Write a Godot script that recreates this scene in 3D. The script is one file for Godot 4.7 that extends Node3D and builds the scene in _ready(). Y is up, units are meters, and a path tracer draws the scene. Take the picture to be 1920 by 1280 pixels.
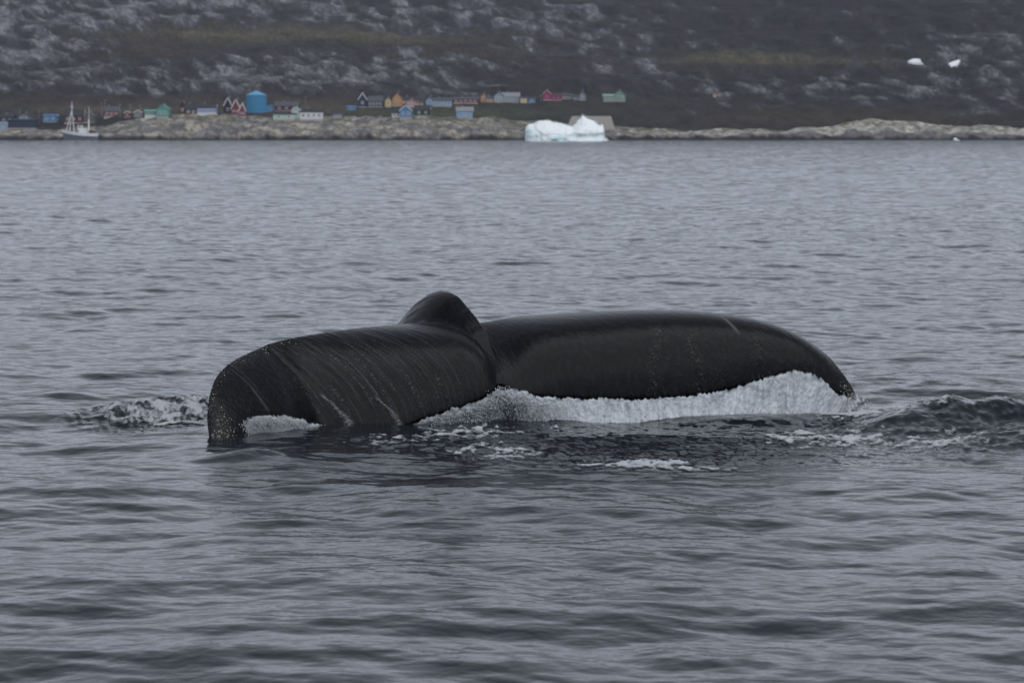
extends Node3D
# A humpback whale's flukes sinking in a grey arctic sea, with a village on the rocky shore behind.
# World: camera at x = 0, z = 0, looking along -z; "d" is a distance from the camera plane (z = -d).
const F := 6360.0        # focal length in photo pixels (photo 1920 x 1280)
const EYE := 1.85        # camera height above the mean water
const HZ := 255.0        # photo row of the horizon

var M := {}
var env: Environment

func px_x(px: float, d: float) -> float: return (px - 960.0) / F * d
func py_y(py: float, d: float) -> float: return EYE - (py - HZ) / F * d
func water_d(py: float) -> float: return EYE * F / (py - HZ)
func pt(px: float, py: float, d: float) -> Vector3: return Vector3(px_x(px, d), py_y(py, d), -d)
func lin(r: float, g: float, b: float) -> Color: return Color(r, g, b).linear_to_srgb()

func _ready() -> void:
	var cam := Camera3D.new()
	cam.name = "camera"
	cam.keep_aspect = Camera3D.KEEP_HEIGHT
	cam.set_frustum(1280.0 / F, Vector2(0, -(640.0 - HZ) / F), 1.0, 15000.0)
	cam.position = Vector3(0, EYE, 0)
	add_child(cam)
	cam.current = true
	env = Environment.new()
	env.background_mode = Environment.BG_SKY
	var sm := ProceduralSkyMaterial.new()
	sm.sky_top_color = lin(0.115, 0.126, 0.15)
	sm.sky_horizon_color = lin(0.80, 0.87, 0.99)
	sm.sky_curve = 0.12
	sm.ground_bottom_color = lin(0.05, 0.055, 0.065)
	sm.ground_horizon_color = lin(0.3, 0.32, 0.36)
	sm.sun_angle_max = 1.0
	sm.energy_multiplier = 1.0
	var sky := Sky.new()
	sky.sky_material = sm
	env.sky = sky
	env.tonemap_mode = Environment.TONE_MAPPER_LINEAR
	env.tonemap_exposure = 1.4
	env.sdfgi_enabled = true
	env.ssao_enabled = true
	env.ssil_enabled = true
	env.fog_enabled = true
	env.fog_density = 0.00005
	env.fog_light_color = lin(0.78, 0.84, 1.0)
	var we := WorldEnvironment.new()
	we.name = "environment"
	we.environment = env
	var lens := CameraAttributesPhysical.new()
	lens.frustum_focal_length = 115.0
	lens.frustum_focus_distance = 22.3
	lens.exposure_aperture = 8.0
	we.camera_attributes = lens
	add_child(we)
	var sun := DirectionalLight3D.new()
	sun.name = "sun"
	sun.light_energy = 0.5
	sun.light_angular_distance = 100.0
	sun.sky_mode = DirectionalLight3D.SKY_MODE_LIGHT_ONLY
	sun.light_color = Color(0.98, 0.99, 1.0)
	sun.shadow_enabled = true
	sun.rotation_degrees = Vector3(-62, 28, 0)
	add_child(sun)
	materials()
	var t0 := Time.get_ticks_msec()
	make_tile()
	print("tile ", Time.get_ticks_msec() - t0)
	build_sea()
	print("sea ", Time.get_ticks_msec() - t0)
	build_land()
	print("land ", Time.get_ticks_msec() - t0)
	build_whale()
	print("whale ", Time.get_ticks_msec() - t0)
	build_curtain()
	build_foam()
	print("foam ", Time.get_ticks_msec() - t0)
	build_iceberg()
	build_boat()
	build_village()
	print("all ", Time.get_ticks_msec() - t0)

# ---------------------------------------------------------------- helpers
func mat(r: float, g: float, b: float, rough := 0.8, spec := 0.35) -> StandardMaterial3D:
	var m := StandardMaterial3D.new()
	m.albedo_color = lin(r, g, b)
	m.roughness = rough
	m.metallic_specular = spec
	return m

func vmat(rough: float, spec := 0.35) -> StandardMaterial3D:
	var m := mat(1, 1, 1, rough, spec)
	m.vertex_color_use_as_albedo = true
	return m

func noise(sd: int, freq: float, oct := 4, kind := FastNoiseLite.TYPE_SIMPLEX_SMOOTH) -> FastNoiseLite:
	var n := FastNoiseLite.new()
	n.seed = sd
	n.noise_type = kind
	n.frequency = freq
	n.fractal_type = FastNoiseLite.FRACTAL_FBM if oct > 1 else FastNoiseLite.FRACTAL_NONE
	n.fractal_octaves = oct
	return n

func normal_tex(sd: int, freq: float, oct: int, strength: float, size := 512) -> NoiseTexture2D:
	var t := NoiseTexture2D.new()
	t.width = size
	t.height = size
	t.seamless = true
	t.as_normal_map = true
	t.bump_strength = strength
	t.noise = noise(sd, freq, oct)
	return t

func materials() -> void:
	var w := mat(0.008, 0.011, 0.016, 0.11, 0.21)
	w.normal_enabled = true
	w.normal_texture = normal_tex(5, 0.012, 4, 4.0, 1024)
	w.normal_scale = 0.35
	w.uv1_scale = Vector3(0.55, 0.55, 1)
	M.water = w
	M.land = vmat(0.95, 0.2)
	var wh := vmat(0.27, 0.30)
	wh.normal_enabled = true
	wh.normal_texture = normal_tex(9, 0.03, 4, 3.0, 512)
	wh.normal_scale = 0.35
	wh.uv1_scale = Vector3(9, 2.0, 1)
	M.whale = wh
	M.spray = mat(0.44, 0.46, 0.48, 0.6, 0.35)
	var fm := mat(0.50, 0.52, 0.55, 0.6, 0.3)
	fm.vertex_color_use_as_albedo = true
	fm.transparency = BaseMaterial3D.TRANSPARENCY_ALPHA
	M.foam = fm
	M.curtain = vmat(0.55, 0.4)
	M.curtain.transparency = BaseMaterial3D.TRANSPARENCY_ALPHA
	M.ice = vmat(0.6, 0.3)

func put_mesh(called: String, mesh: Mesh, m: Material, parent: Node = self) -> MeshInstance3D:
	var o := MeshInstance3D.new()
	o.name = called
	o.mesh = mesh
	o.material_override = m
	parent.add_child(o, true)
	return o

func tag(o: Node, label: String, category: String, group := "", kind := "") -> void:
	if label: o.set_meta("label", label)
	if category: o.set_meta("category", category)
	if group: o.set_meta("group", group)
	if kind: o.set_meta("kind", kind)

var used_names := {}
func thing(called: String, label: String, category: String, at: Vector3, group := "") -> Node3D:
	var o := Node3D.new()
	var n: int = used_names.get(called, 0)
	used_names[called] = n + 1
	o.name = called if n == 0 else "%s_%03d" % [called, n]
	o.position = at
	tag(o, label, category, group)
	add_child(o)
	return o

func grid_mesh(pos: PackedVector3Array, nrm: PackedVector3Array, uv: PackedVector2Array, col: PackedColorArray, rows: int, cols: int) -> ArrayMesh:
	var idx := PackedInt32Array()
	idx.resize((rows - 1) * (cols - 1) * 6)
	var k := 0
	for r in rows - 1:
		var a := r * cols
		for c in cols - 1:
			var i := a + c
			idx[k] = i
			idx[k + 1] = i + cols
			idx[k + 2] = i + 1
			idx[k + 3] = i + 1
			idx[k + 4] = i + cols
			idx[k + 5] = i + cols + 1
			k += 6
	var arr := []
	arr.resize(Mesh.ARRAY_MAX)
	arr[Mesh.ARRAY_VERTEX] = pos
	arr[Mesh.ARRAY_NORMAL] = nrm
	if uv.size(): arr[Mesh.ARRAY_TEX_UV] = uv
	if col.size(): arr[Mesh.ARRAY_COLOR] = col
	arr[Mesh.ARRAY_INDEX] = idx
	var m := ArrayMesh.new()
	m.add_surface_from_arrays(Mesh.PRIMITIVE_TRIANGLES, arr)
	return m

func grid_normals(pos: PackedVector3Array, rows: int, cols: int, flip := 1.0) -> PackedVector3Array:
	var nrm := PackedVector3Array()
	nrm.resize(pos.size())
	for r in rows:
		var r0 := maxi(r - 1, 0) * cols
		var r1 := mini(r + 1, rows - 1) * cols
		for c in cols:
			var a := pos[r1 + c] - pos[r0 + c]
			var b := pos[r * cols + mini(c + 1, cols - 1)] - pos[r * cols + maxi(c - 1, 0)]
			var n := b.cross(a) * flip
			nrm[r * cols + c] = n.normalized() if n.length_squared() > 1e-14 else Vector3.UP
	return nrm

# ---------------------------------------------------------------- waves: one FFT tile of wind waves
const N := 512
const TILE := 23.0
const CHOP := 0.85
var tile_d := PackedVector3Array()
var tile_s := PackedVector2Array()
var f_re: Array = []
var f_im: Array = []

func fft_line(re: PackedFloat64Array, im: PackedFloat64Array) -> Array:
	var j := 0
	for i in range(1, N):
		var bit := N >> 1
		while j & bit:
			j ^= bit
			bit >>= 1
		j ^= bit
		if i < j:
			var t := re[i]; re[i] = re[j]; re[j] = t
			t = im[i]; im[i] = im[j]; im[j] = t
	var l := 2
	while l <= N:
		var half := l >> 1
		var ang := TAU / l
		for k in half:
			var wr := cos(ang * k)
			var wi := sin(ang * k)
			var p := k
			while p < N:
				var q := p + half
				var xr := re[q] * wr - im[q] * wi
				var xi := re[q] * wi + im[q] * wr
				re[q] = re[p] - xr
				im[q] = im[p] - xi
				re[p] += xr
				im[p] += xi
				p += l
		l <<= 1
	return [re, im]

func fft_task(r: int) -> void:
	var res := fft_line(f_re[r], f_im[r])
	f_re[r] = res[0]
	f_im[r] = res[1]

func transpose_task(r: int, src_re: Array, src_im: Array) -> void:
	var a := PackedFloat64Array(); a.resize(N)
	var b := PackedFloat64Array(); b.resize(N)
	for c in N:
		a[c] = (src_re[c] as PackedFloat64Array)[r]
		b[c] = (src_im[c] as PackedFloat64Array)[r]
	f_re[r] = a
	f_im[r] = b

func group(task: Callable, n: int) -> void:
	WorkerThreadPool.wait_for_group_task_completion(WorkerThreadPool.add_group_task(task, n))

func fft2() -> void:
	group(fft_task, N)
	var sr := f_re.duplicate()
	var si := f_im.duplicate()
	group(transpose_task.bind(sr, si), N)
	group(fft_task, N)

func make_tile() -> void:
	var rng := RandomNumberGenerator.new()
	rng.seed = 4711
	var ar := PackedFloat64Array(); ar.resize(N * N)
	var ai := PackedFloat64Array(); ai.resize(N * N)
	var dk := TAU / TILE
	var peak := 1.9            # longest strong wave, m
	for iz in range(-N / 2 + 1, N / 2):
		for ix in range(-N / 2 + 1, N / 2):
			if iz < 0 or (iz == 0 and ix <= 0): continue
			var k := dk * sqrt(float(ix * ix + iz * iz))
			var lam := TAU / k
			var g1 := rng.randfn()
			var g2 := rng.randfn()
			if lam < 0.11: continue
			var kl := k * peak / TAU
			var dirn := absf(iz * dk / k)
			var p := exp(-0.9 / (kl * kl)) / (k * k * k * k) * (0.45 + 0.55 * dirn * dirn) * exp(-pow(0.17 / lam, 2.0))
			var s := sqrt(p)
			ar[posmod(iz, N) * N + posmod(ix, N)] = g1 * s
			ai[posmod(iz, N) * N + posmod(ix, N)] = g2 * s
			ar[posmod(-iz, N) * N + posmod(-ix, N)] = g1 * s
			ai[posmod(-iz, N) * N + posmod(-ix, N)] = -g2 * s
	# pass 1: h + i dx.  dx spectrum = -i kx/k A
	f_re = []; f_im = []
	var br: Array = []; var bi: Array = []
	for r in N:
		var rz := r if r < N / 2 else r - N
		var a := ar.slice(r * N, r * N + N)
		var b := ai.slice(r * N, r * N + N)
		var o1 := PackedFloat64Array(); o1.resize(N)
		var o2 := PackedFloat64Array(); o2.resize(N)
		var o3 := PackedFloat64Array(); o3.resize(N)
		var o4 := PackedFloat64Array(); o4.resize(N)
		for c in N:
			var rx := c if c < N / 2 else c - N
			var kk := sqrt(float(rx * rx + rz * rz))
			if kk == 0.0: continue
			var ux := rx / kk
			var uz := rz / kk
			# A + i * (-i ux A) = A (1 + ux)
			o1[c] = a[c] * (1.0 + ux)
			o2[c] = b[c] * (1.0 + ux)
			o3[c] = b[c] * uz       # -i uz A
			o4[c] = -a[c] * uz
		f_re.append(o1); f_im.append(o2); br.append(o3); bi.append(o4)
	fft2()
	var hr := f_re
	var hi := f_im
	f_re = br; f_im = bi
	fft2()
	# after the transpose the outer index is x, the inner z
	tile_d.resize(N * N)
	tile_s.resize(N * N)
	var cell := TILE / N
	var sum := 0.0
	for x in N:
		var H: PackedFloat64Array = hr[x]
		var Hn: PackedFloat64Array = hr[(x + 1) % N]
		var Hp: PackedFloat64Array = hr[(x + N - 1) % N]
		var DX: PackedFloat64Array = hi[x]
		var DZ: PackedFloat64Array = f_re[x]
		for z in N:
			tile_d[z * N + x] = Vector3(DX[z], H[z], DZ[z])
			var s := Vector2(Hn[z] - Hp[z], H[(z + 1) % N] - H[(z + N - 1) % N]) / (2.0 * cell)
			tile_s[z * N + x] = s
			sum += s.length_squared()
	var k := 1.0 / sqrt(sum / (N * N))
	for i in N * N:
		tile_d[i] *= k
		tile_s[i] *= k

const LAYERS := [[1.0, 0.22, 0.045], [2.7, -0.35, 0.030], [0.41, 0.6, 0.044]]   # scale, turn, rms slope

# adds one layer: returns [displacement, slope]
func layer(x: float, z: float, li: int) -> Array:
	var L: Array = LAYERS[li]
	var sc: float = L[0]
	var ca := cos(L[1]); var sa := sin(L[1])
	var u := (x * ca + z * sa) / (sc * TILE) * N + 1000.0 * li
	var v := (-x * sa + z * ca) / (sc * TILE) * N + 377.0 * li
	var fu := floorf(u); var fv := floorf(v)
	var a := u - fu; var b := v - fv
	var i0 := posmod(int(fu), N); var j0 := posmod(int(fv), N) * N
	var i1 := (i0 + 1) % N; var j1 := (j0 + N) % (N * N)
	var d := tile_d[j0 + i0].lerp(tile_d[j0 + i1], a).lerp(tile_d[j1 + i0].lerp(tile_d[j1 + i1], a), b)
	var s := tile_s[j0 + i0].lerp(tile_s[j0 + i1], a).lerp(tile_s[j1 + i0].lerp(tile_s[j1 + i1], a), b)
	var amp: float = L[2]
	d *= amp * sc
	s *= amp
	return [Vector3((d.x * ca - d.z * sa) * CHOP, d.y, (d.x * sa + d.z * ca) * CHOP), Vector2(s.x * ca - s.y * sa, s.x * sa + s.y * ca)]

# mounds the whale pushes up: photo column, row, half width m, half depth m, height m
const MOUNDS := [
	[1890, 800, 0.62, 0.85, 0.17], [1710, 800, 0.34, 0.6, 0.07], [1950, 835, 0.45, 0.5, 0.06],
	[290, 770, 0.30, 0.75, 0.05], [225, 785, 0.16, 0.5, 0.03], [370, 765, 0.16, 0.8, 0.05],
	[120, 745, 0.2, 0.35, 0.018], [480, 865, 0.22, 0.22, 0.05], [420, 690, 0.5, 0.7, 0.03],
	[1760, 725, 0.6, 0.7, 0.05], [560, 875, 0.3, 0.2, 0.025], [1080, 800, 0.9, 0.5, -0.03]]
var mound_w: Array = []
var rough_noise := noise(31, 3.2, 4)

func local_h(x: float, z: float) -> float:
	var h := 0.0
	for m in mound_w:
		var dx: float = (x - m[0]) / m[2]
		var dz: float = (z - m[1]) / m[3]
		var q := dx * dx + dz * dz
		if q < 9.0: h += m[4] * exp(-q) * (1.0 + 0.28 * rough_noise.get_noise_2d(x * 0.9, z * 0.35))
	# broken water round the flukes
	var ez := (z + 20.6) / 1.9
	var ex := (x - 1.1) / 2.6
	var w := 1.0 - ez * ez - ex * ex
	if w > 0.0: h += 0.0088 * minf(w * 2.0, 1.0) * rough_noise.get_noise_2d(x * 2.2, z * 1.5)
	var lz := (z + 22.4) / 1.4
	var lx := (x + 2.38) / 0.6
	w = 1.0 - lz * lz - lx * lx
	if w > 0.0: h += 0.026 * minf(w * 2.0, 1.0) * rough_noise.get_noise_2d(x * 1.3 + 40.0, z * 0.8)
	return h

func sea(x: float, z: float, fine := true) -> Array:
	var a := layer(x, z, 0)
	var p: Vector3 = a[0]
	var s: Vector2 = a[1]
	a = layer(x, z, 1)
	p += a[0]; s += a[1]
	if fine:
		a = layer(x, z, 2)
		p += a[0]; s += a[1]
	if z > -34.0 and z < -8.0:
		var h := local_h(x, z)
		p.y += h
		s += Vector2(local_h(x + 0.02, z) - h, local_h(x, z + 0.02) - h) / 0.02
	return [Vector3(x + p.x, p.y, z + p.z), s]

func sea_y(x: float, z: float) -> float: return (sea(x, z)[0] as Vector3).y

var sea_rows: Array = []
var sea_nrm: Array = []
var sea_d: PackedFloat32Array
const SEA_COLS := 440

func sea_task(r: int) -> void:
	var d := sea_d[r]
	var pos := PackedVector3Array(); pos.resize(SEA_COLS)
	var nrm := PackedVector3Array(); nrm.resize(SEA_COLS)
	var half := absf(d) * 0.175 + 1.2
	var flat := d < 4.0
	for c in SEA_COLS:
		var x: float
		if c < 10: x = -half * (1.0 + pow((10 - c) * 0.16, 2.0) * 2.2)
		elif c >= SEA_COLS - 10: x = half * (1.0 + pow((c - SEA_COLS + 11) * 0.16, 2.0) * 2.2)
		else: x = lerpf(-half, half, (c - 10.0) / (SEA_COLS - 21.0))
		if flat or c == 0 or c == SEA_COLS - 1:
			pos[c] = Vector3(x, 0, -d)
			nrm[c] = Vector3.UP
		else:
			var a := sea(x, -d, d < 90.0)
			pos[c] = a[0]
			var s: Vector2 = a[1]
			nrm[c] = Vector3(-s.x, 1.0, -s.y).normalized()
	sea_rows[r] = pos
	sea_nrm[r] = nrm

func build_sea() -> void:
	for m in MOUNDS:
		var d := water_d(m[1])
		mound_w.append([px_x(m[0], d), -d, m[2], m[3], m[4]])
	for d0 in [-400.0, -150.0, -60.0, -25.0, -10.0, 0.0, 3.0]: sea_d.append(d0)
	var d := 5.0
	while d < 9.3:
		sea_d.append(d)
		d += 0.12
	while d < 1500.0:
		sea_d.append(d)
		d *= 1.0031
	sea_d.append(1700.0)
	sea_d.append(2500.0)
	var rows := sea_d.size()
	sea_rows.resize(rows)
	sea_nrm.resize(rows)
	group(sea_task, rows)
	var pos := PackedVector3Array()
	var nrm := PackedVector3Array()
	for r in rows:
		pos.append_array(sea_rows[r])
		nrm.append_array(sea_nrm[r])
	var uv := PackedVector2Array(); uv.resize(pos.size())
	for i in pos.size(): uv[i] = Vector2(pos[i].x, pos[i].z)
	sea_rows = []
	sea_nrm = []
	var arr := grid_mesh(pos, nrm, uv, PackedColorArray(), rows, SEA_COLS)
	var o := put_mesh("sea", arr, M.water)
	tag(o, "grey rippled sea reaching from the camera to the rocky shore", "sea", "", "structure")

# ---------------------------------------------------------------- land
func interp(table: Array, x: float) -> float:
	if x <= table[0][0]: return table[0][1]
	for i in range(1, table.size()):
		if x < table[i][0]:
			var t: float = (x - table[i - 1][0]) / (table[i][0] - table[i - 1][0])
			t = t * t * (3.0 - 2.0 * t)
			return lerpf(table[i - 1][1], table[i][1], t)
	return table[-1][1]

const BLUFF := [[-100, 246], [0, 245], [110, 243], [190, 240], [230, 226], [300, 217], [380, 216], [520, 218], [600, 222], [640, 220], [760, 219], [900, 221], [1000, 228], [1180, 240], [1290, 247], [1400, 245], [1470, 246], [1550, 238], [1640, 225], [1690, 227], [1750, 233], [1830, 238], [1920, 241], [2000, 238]]
const PROF := [[1750, 189], [1850, 166], [2000, 122], [2200, 62], [2400, 4], [2600, -40], [3400, -50]]
const D_SHORE := 1470.0

func prof(px: float, d: float) -> float:   # photo row at which the bare slope stands at that distance
	var bt := interp(BLUFF, px)
	if d < D_SHORE: return lerpf(272.0, 263.0, (d - 1460.0) / 10.0)
	if d < 1500.0:
		var t := (d - D_SHORE) / 30.0
		return lerpf(263.0, bt, pow(t, 0.6))
	if d < 1750.0: return lerpf(bt, 189.0, (d - 1500.0) / 250.0)
	var k := 0
	while k < PROF.size() - 2 and d > PROF[k + 1][0]: k += 1
	return lerpf(PROF[k][1], PROF[k + 1][1], (d - PROF[k][0]) / (PROF[k + 1][0] - PROF[k][0]))

# rockiness: column, row, half width, half height, weight
const ROCK := [
	[200, 25, 340, 45, 0.42], [60, 110, 150, 80, 0.30], [40, 106, 60, 7, 0.35], [450, 145, 230, 32, 0.45], [420, 62, 230, 15, -0.7],
	[300, 95, 80, 26, -0.5], [480, 192, 700, 12, -0.7], [880, 35, 330, 38, 0.36], [1120, 75, 150, 30, 0.32], [800, 80, 210, 16, -0.55],
	[760, 130, 170, 35, 0.32], [1200, 122, 85, 15, 0.62], [1080, 150, 120, 30, -0.4], [1450, 50, 300, 70, -0.35], [1430, 115, 170, 15, -0.7],
	[1860, 88, 100, 22, 0.36], [1720, 150, 220, 55, 0.26], [1400, 188, 200, 26, 0.26], [1500, 60, 200, 40, 0.12], [1560, 222, 260, 14, -0.7], [1850, 208, 120, 14, 0.32], [840, 215, 180, 12, -0.35]]
# low growth: the same, then 0 olive, 1 brown, 2 green
const HEATH := [[420, 62, 210, 13, 0.9, 0], [720, 68, 180, 11, 0.7, 0], [1430, 112, 170, 13, 1.0, 0], [1640, 120, 70, 7, 1.0, 0], [480, 192, 640, 10, 0.9, 1], [1560, 222, 270, 15, 1.0, 1],
	[840, 213, 190, 11, 0.9, 2], [200, 206, 150, 7, 0.7, 0], [300, 98, 100, 22, 0.8, 1], [900, 100, 220, 20, 0.6, 1], [560, 205, 90, 8, 0.8, 0]]
var n_streak := noise(77, 1.0, 5)
var n_patch := noise(78, 1.0, 4)
var n_grain := noise(79, 1.0, 4)
var n_slab := cells(81, FastNoiseLite.RETURN_CELL_VALUE)
var n_joint := cells(81, FastNoiseLite.RETURN_DISTANCE2_SUB)

func cells(sd: int, what: int) -> FastNoiseLite:
	var n := noise(sd, 1.0, 1, FastNoiseLite.TYPE_CELLULAR)
	n.cellular_return_type = what
	n.cellular_jitter = 1.0
	return n

var n_crag := noise(80, 1.0, 5)

func blob(b: Array, px: float, py: float) -> float:
	var dx: float = (px - b[0]) / b[2]
	var dy: float = (py - b[1]) / b[3]
	var q := dx * dx + dy * dy
	return exp(-q * 0.9) if q < 6.0 else 0.0

func rockiness(px: float, py: float) -> float:
	var r := -0.12
	for b in ROCK: r += b[4] * blob(b, px, py)
	var u := px + py * 0.45 + 6.0 * n_patch.get_noise_2d(px / 50.0, py / 30.0)
	var v := py - px * 0.27 + 3.5 * n_patch.get_noise_2d(px / 45.0 + 9.0, py / 24.0)
	r += -0.06 + 0.72 * n_streak.get_noise_2d(u / 80.0, v / 24.0) + 0.14 * n_slab.get_noise_2d(u / 34.0, v / 8.0) + 0.08 * n_slab.get_noise_2d(u / 13.0, v / 3.6) + 0.35 * n_patch.get_noise_2d(px / 90.0, py / 22.0)
	return r

func land_y(px: float, d: float) -> float:
	var py := prof(px, d)
	var x := px_x(px, d)
	var y := py_y(py, d)
	if d < 1466.0: return y
	if d < 1520.0:
		var k := smoothstep(1466.0, 1474.0, d) * (1.0 - smoothstep(1502.0, 1520.0, d))
		y += k * (1.7 * n_crag.get_noise_2d(x / 20.0, d / 20.0) + 0.4 * n_grain.get_noise_2d(x / 4.0, d / 9.0))
	y += 0.35 * n_grain.get_noise_2d(x / 7.0, d / 7.0) * smoothstep(1480.0, 1500.0, d)
	if d > 1745.0:
		var k := smoothstep(1745.0, 1850.0, d)
		var r := rockiness(px, py)
		y += k * (5.0 * n_crag.get_noise_2d(x / 90.0, d / 110.0) + 1.0 * smoothstep(0.0, 0.35, r))
	return y

var land_d := PackedFloat32Array()
var land_px := PackedFloat32Array()
var land_pos: Array = []
var land_col: Array = []

func land_task(r: int) -> void:
	var d := land_d[r]
	var n := land_px.size()
	var pos := PackedVector3Array(); pos.resize(n)
	var col := PackedColorArray(); col.resize(n)
	for c in n:
		var px := land_px[c]
		var x := px_x(px, d)
		var y := land_y(px, d)
		pos[c] = Vector3(x, y, -d)
		var py := prof(px, d)
		var grain := n_grain.get_noise_2d(x / 2.2, y / 1.6 + d / 9.0)
		var k: Color
		if d < 1506.0:
			var warm := smoothstep(-0.25, 0.35, n_patch.get_noise_2d(x / 16.0, d / 10.0))
			k = Color(0.15, 0.145, 0.145).lerp(Color(0.26, 0.235, 0.195), warm).lerp(Color(0.34, 0.325, 0.29), smoothstep(1180.0, 1420.0, px) * 0.75)
			k = k * (0.95 + 0.28 * n_slab.get_noise_2d(x / 4.0, y / 1.6 + d / 11.0))
			var crack := smoothstep(0.22, 0.0, n_joint.get_noise_2d(x / 5.0, y / 5.0 + d / 16.0) + 1.0) * 0.55
			crack = maxf(crack, smoothstep(0.1, 0.35, n_crag.get_noise_2d(x / 5.0, d / 9.0 + 7.0)) * 0.6)
			k = k.lerp(Color(0.045, 0.043, 0.042), crack)
			k = k.lerp(Color(0.08, 0.085, 0.05), smoothstep(0.1, 0.4, n_patch.get_noise_2d(x / 14.0 + 50.0, d / 8.0)) * smoothstep(1484.0, 1498.0, d))
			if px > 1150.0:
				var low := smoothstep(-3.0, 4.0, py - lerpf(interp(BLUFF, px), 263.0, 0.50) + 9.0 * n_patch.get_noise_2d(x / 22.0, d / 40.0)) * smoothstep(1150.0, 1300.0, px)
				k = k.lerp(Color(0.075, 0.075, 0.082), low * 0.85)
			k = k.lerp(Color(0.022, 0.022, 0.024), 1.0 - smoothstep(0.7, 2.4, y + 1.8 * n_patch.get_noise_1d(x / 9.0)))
		else:
			var r_ := rockiness(px, py)
			if d < 1760.0: r_ -= 0.15
			k = Color(0.026, 0.026, 0.029).lerp(Color(0.042, 0.037, 0.035), 0.5 + 0.9 * n_patch.get_noise_2d(px / 60.0, py / 14.0))
			for b in HEATH:
				var w: float = b[4] * blob(b, px, py)
				if w > 0.02:
					k = k.lerp([Color(0.105, 0.092, 0.062), Color(0.058, 0.046, 0.036), Color(0.062, 0.068, 0.042)][b[5]], minf(w * (1.0 + grain), 1.0))
			var rock := smoothstep(0.04, 0.24, r_ + 0.15 * grain)
			var tone := n_slab.get_noise_2d((px + py * 0.45) / 11.0, (py - px * 0.36) / 4.0)
			var rc := Color(0.080, 0.080, 0.089).lerp(Color(0.205, 0.203, 0.218), smoothstep(0.15, 0.75, r_ + 0.22 * tone + 0.3 * grain))
			k = k.lerp(Color(0.052, 0.052, 0.060), smoothstep(-0.25, 0.05, r_) * 0.7)
			k = k.lerp(rc, rock)
			k = k * (1.0 - 0.14 * smoothstep(1150.0, 1500.0, px) + 0.38 * n_crag.get_noise_2d((px + py * 0.5) / 70.0 + 60.0, (py - px * 0.25) / 22.0) + 0.15 * n_slab.get_noise_2d(px / 9.0 + py / 9.0, py / 4.5))
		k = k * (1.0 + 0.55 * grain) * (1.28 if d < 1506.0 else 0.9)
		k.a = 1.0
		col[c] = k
	land_pos[r] = pos
	land_col[r] = col

func build_land() -> void:
	var d := 1460.0
	while d < 1508.0:
		land_d.append(d)
		d += 1.1
	while d < 1760.0:
		land_d.append(d)
		d += 3.2
	while d < 2560.0:
		land_d.append(d)
		d += 5.0
	while d < 3400.0:
		land_d.append(d)
		d += 30.0
	land_d.append(3500.0)
	land_d.append(6000.0)
	for p in [-9000.0, -6000.0, -4000.0, -2800.0, -2000.0, -1400.0, -1000.0, -700.0, -500.0, -350.0, -250.0]: land_px.append(p)
	var p := -170.0
	while p < 2090.0:
		land_px.append(p)
		p += 2.6
	for q in [2170.0, 2270.0, 2420.0, 2620.0, 2920.0, 3320.0, 3920.0, 4720.0, 5920.0, 7920.0, 10920.0]: land_px.append(q)
	var rows := land_d.size()
	land_pos.resize(rows)
	land_col.resize(rows)
	group(land_task, rows)
	var pos := PackedVector3Array()
	var col := PackedColorArray()
	for r in rows:
		pos.append_array(land_pos[r])
		col.append_array(land_col[r])
	var o := put_mesh("hillside", grid_mesh(pos, grid_normals(pos, rows, land_px.size()), PackedVector2Array(), col, rows, land_px.size()), M.land)
	tag(o, "dark rocky arctic hillside with pale rock ledges above a beige shore", "hillside", "", "structure")
	land_pos = []
	land_col = []

func spot(px: float, base_py: float) -> Vector3:   # the place on the slope seen at that column and row
	var d := 1497.0
	while d < 2700.0 and prof(px, d) > base_py: d += 1.0
	return Vector3(px_x(px, d), land_y(px, d), -d)

# ---------------------------------------------------------------- whale
# matching points along the crest (leading side) and along the trailing edge: photo column, row, distance
const CREST := [[391, 815, 20.72], [388, 780, 20.85], [394, 735, 21.05], [410, 700, 21.3], [440, 675, 21.55], [480, 655, 21.8], [520, 640, 22.0], [580, 628, 22.2], [640, 619, 22.4], [700, 612, 22.55], [760, 607, 22.7], [810, 604, 22.8], [850, 606, 22.85], [905, 604, 22.9], [960, 595, 22.95], [1030, 589, 23.0], [1110, 584, 23.05], [1200, 581, 23.1], [1290, 582, 23.15], [1370, 590, 23.15], [1440, 604, 23.15], [1500, 629, 23.1], [1550, 664, 23.05], [1580, 699, 23.0], [1597, 724, 22.98], [1606, 742, 22.95]]
const TRAIL := [[400, 828, 20.66], [430, 830, 20.68], [450, 818, 20.8], [462, 792, 20.95], [490, 781, 21.1], [540, 782, 21.3], [600, 800, 21.6], [680, 804, 21.7], [745, 803, 21.75], [810, 780, 21.83], [870, 762, 21.9], [915, 741, 21.97], [936, 721, 22.05], [965, 730, 22.05], [1010, 743, 22.1], [1080, 748, 22.2], [1160, 750, 22.3], [1230, 748, 22.4], [1310, 742, 22.5], [1380, 727, 22.6], [1440, 708, 22.7], [1498, 697, 22.77], [1540, 712, 22.83], [1566, 735, 22.88], [1588, 746, 22.92], [1603, 750, 22.93]]
var crest_w: Array = []
var trail_w: Array = []

func curve_at(pts: Array, u: float) -> Vector3:
	var n := pts.size()
	var i := clampi(int(u), 0, n - 2)
	var t := u - i
	return (pts[i] as Vector3).cubic_interpolate(pts[i + 1], pts[maxi(i - 1, 0)], pts[mini(i + 2, n - 1)], t)

func smax(a: float, b: float, k: float) -> float:
	var h := maxf(k - absf(a - b), 0.0) / k
	return maxf(a, b) + h * h * k * 0.25

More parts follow.
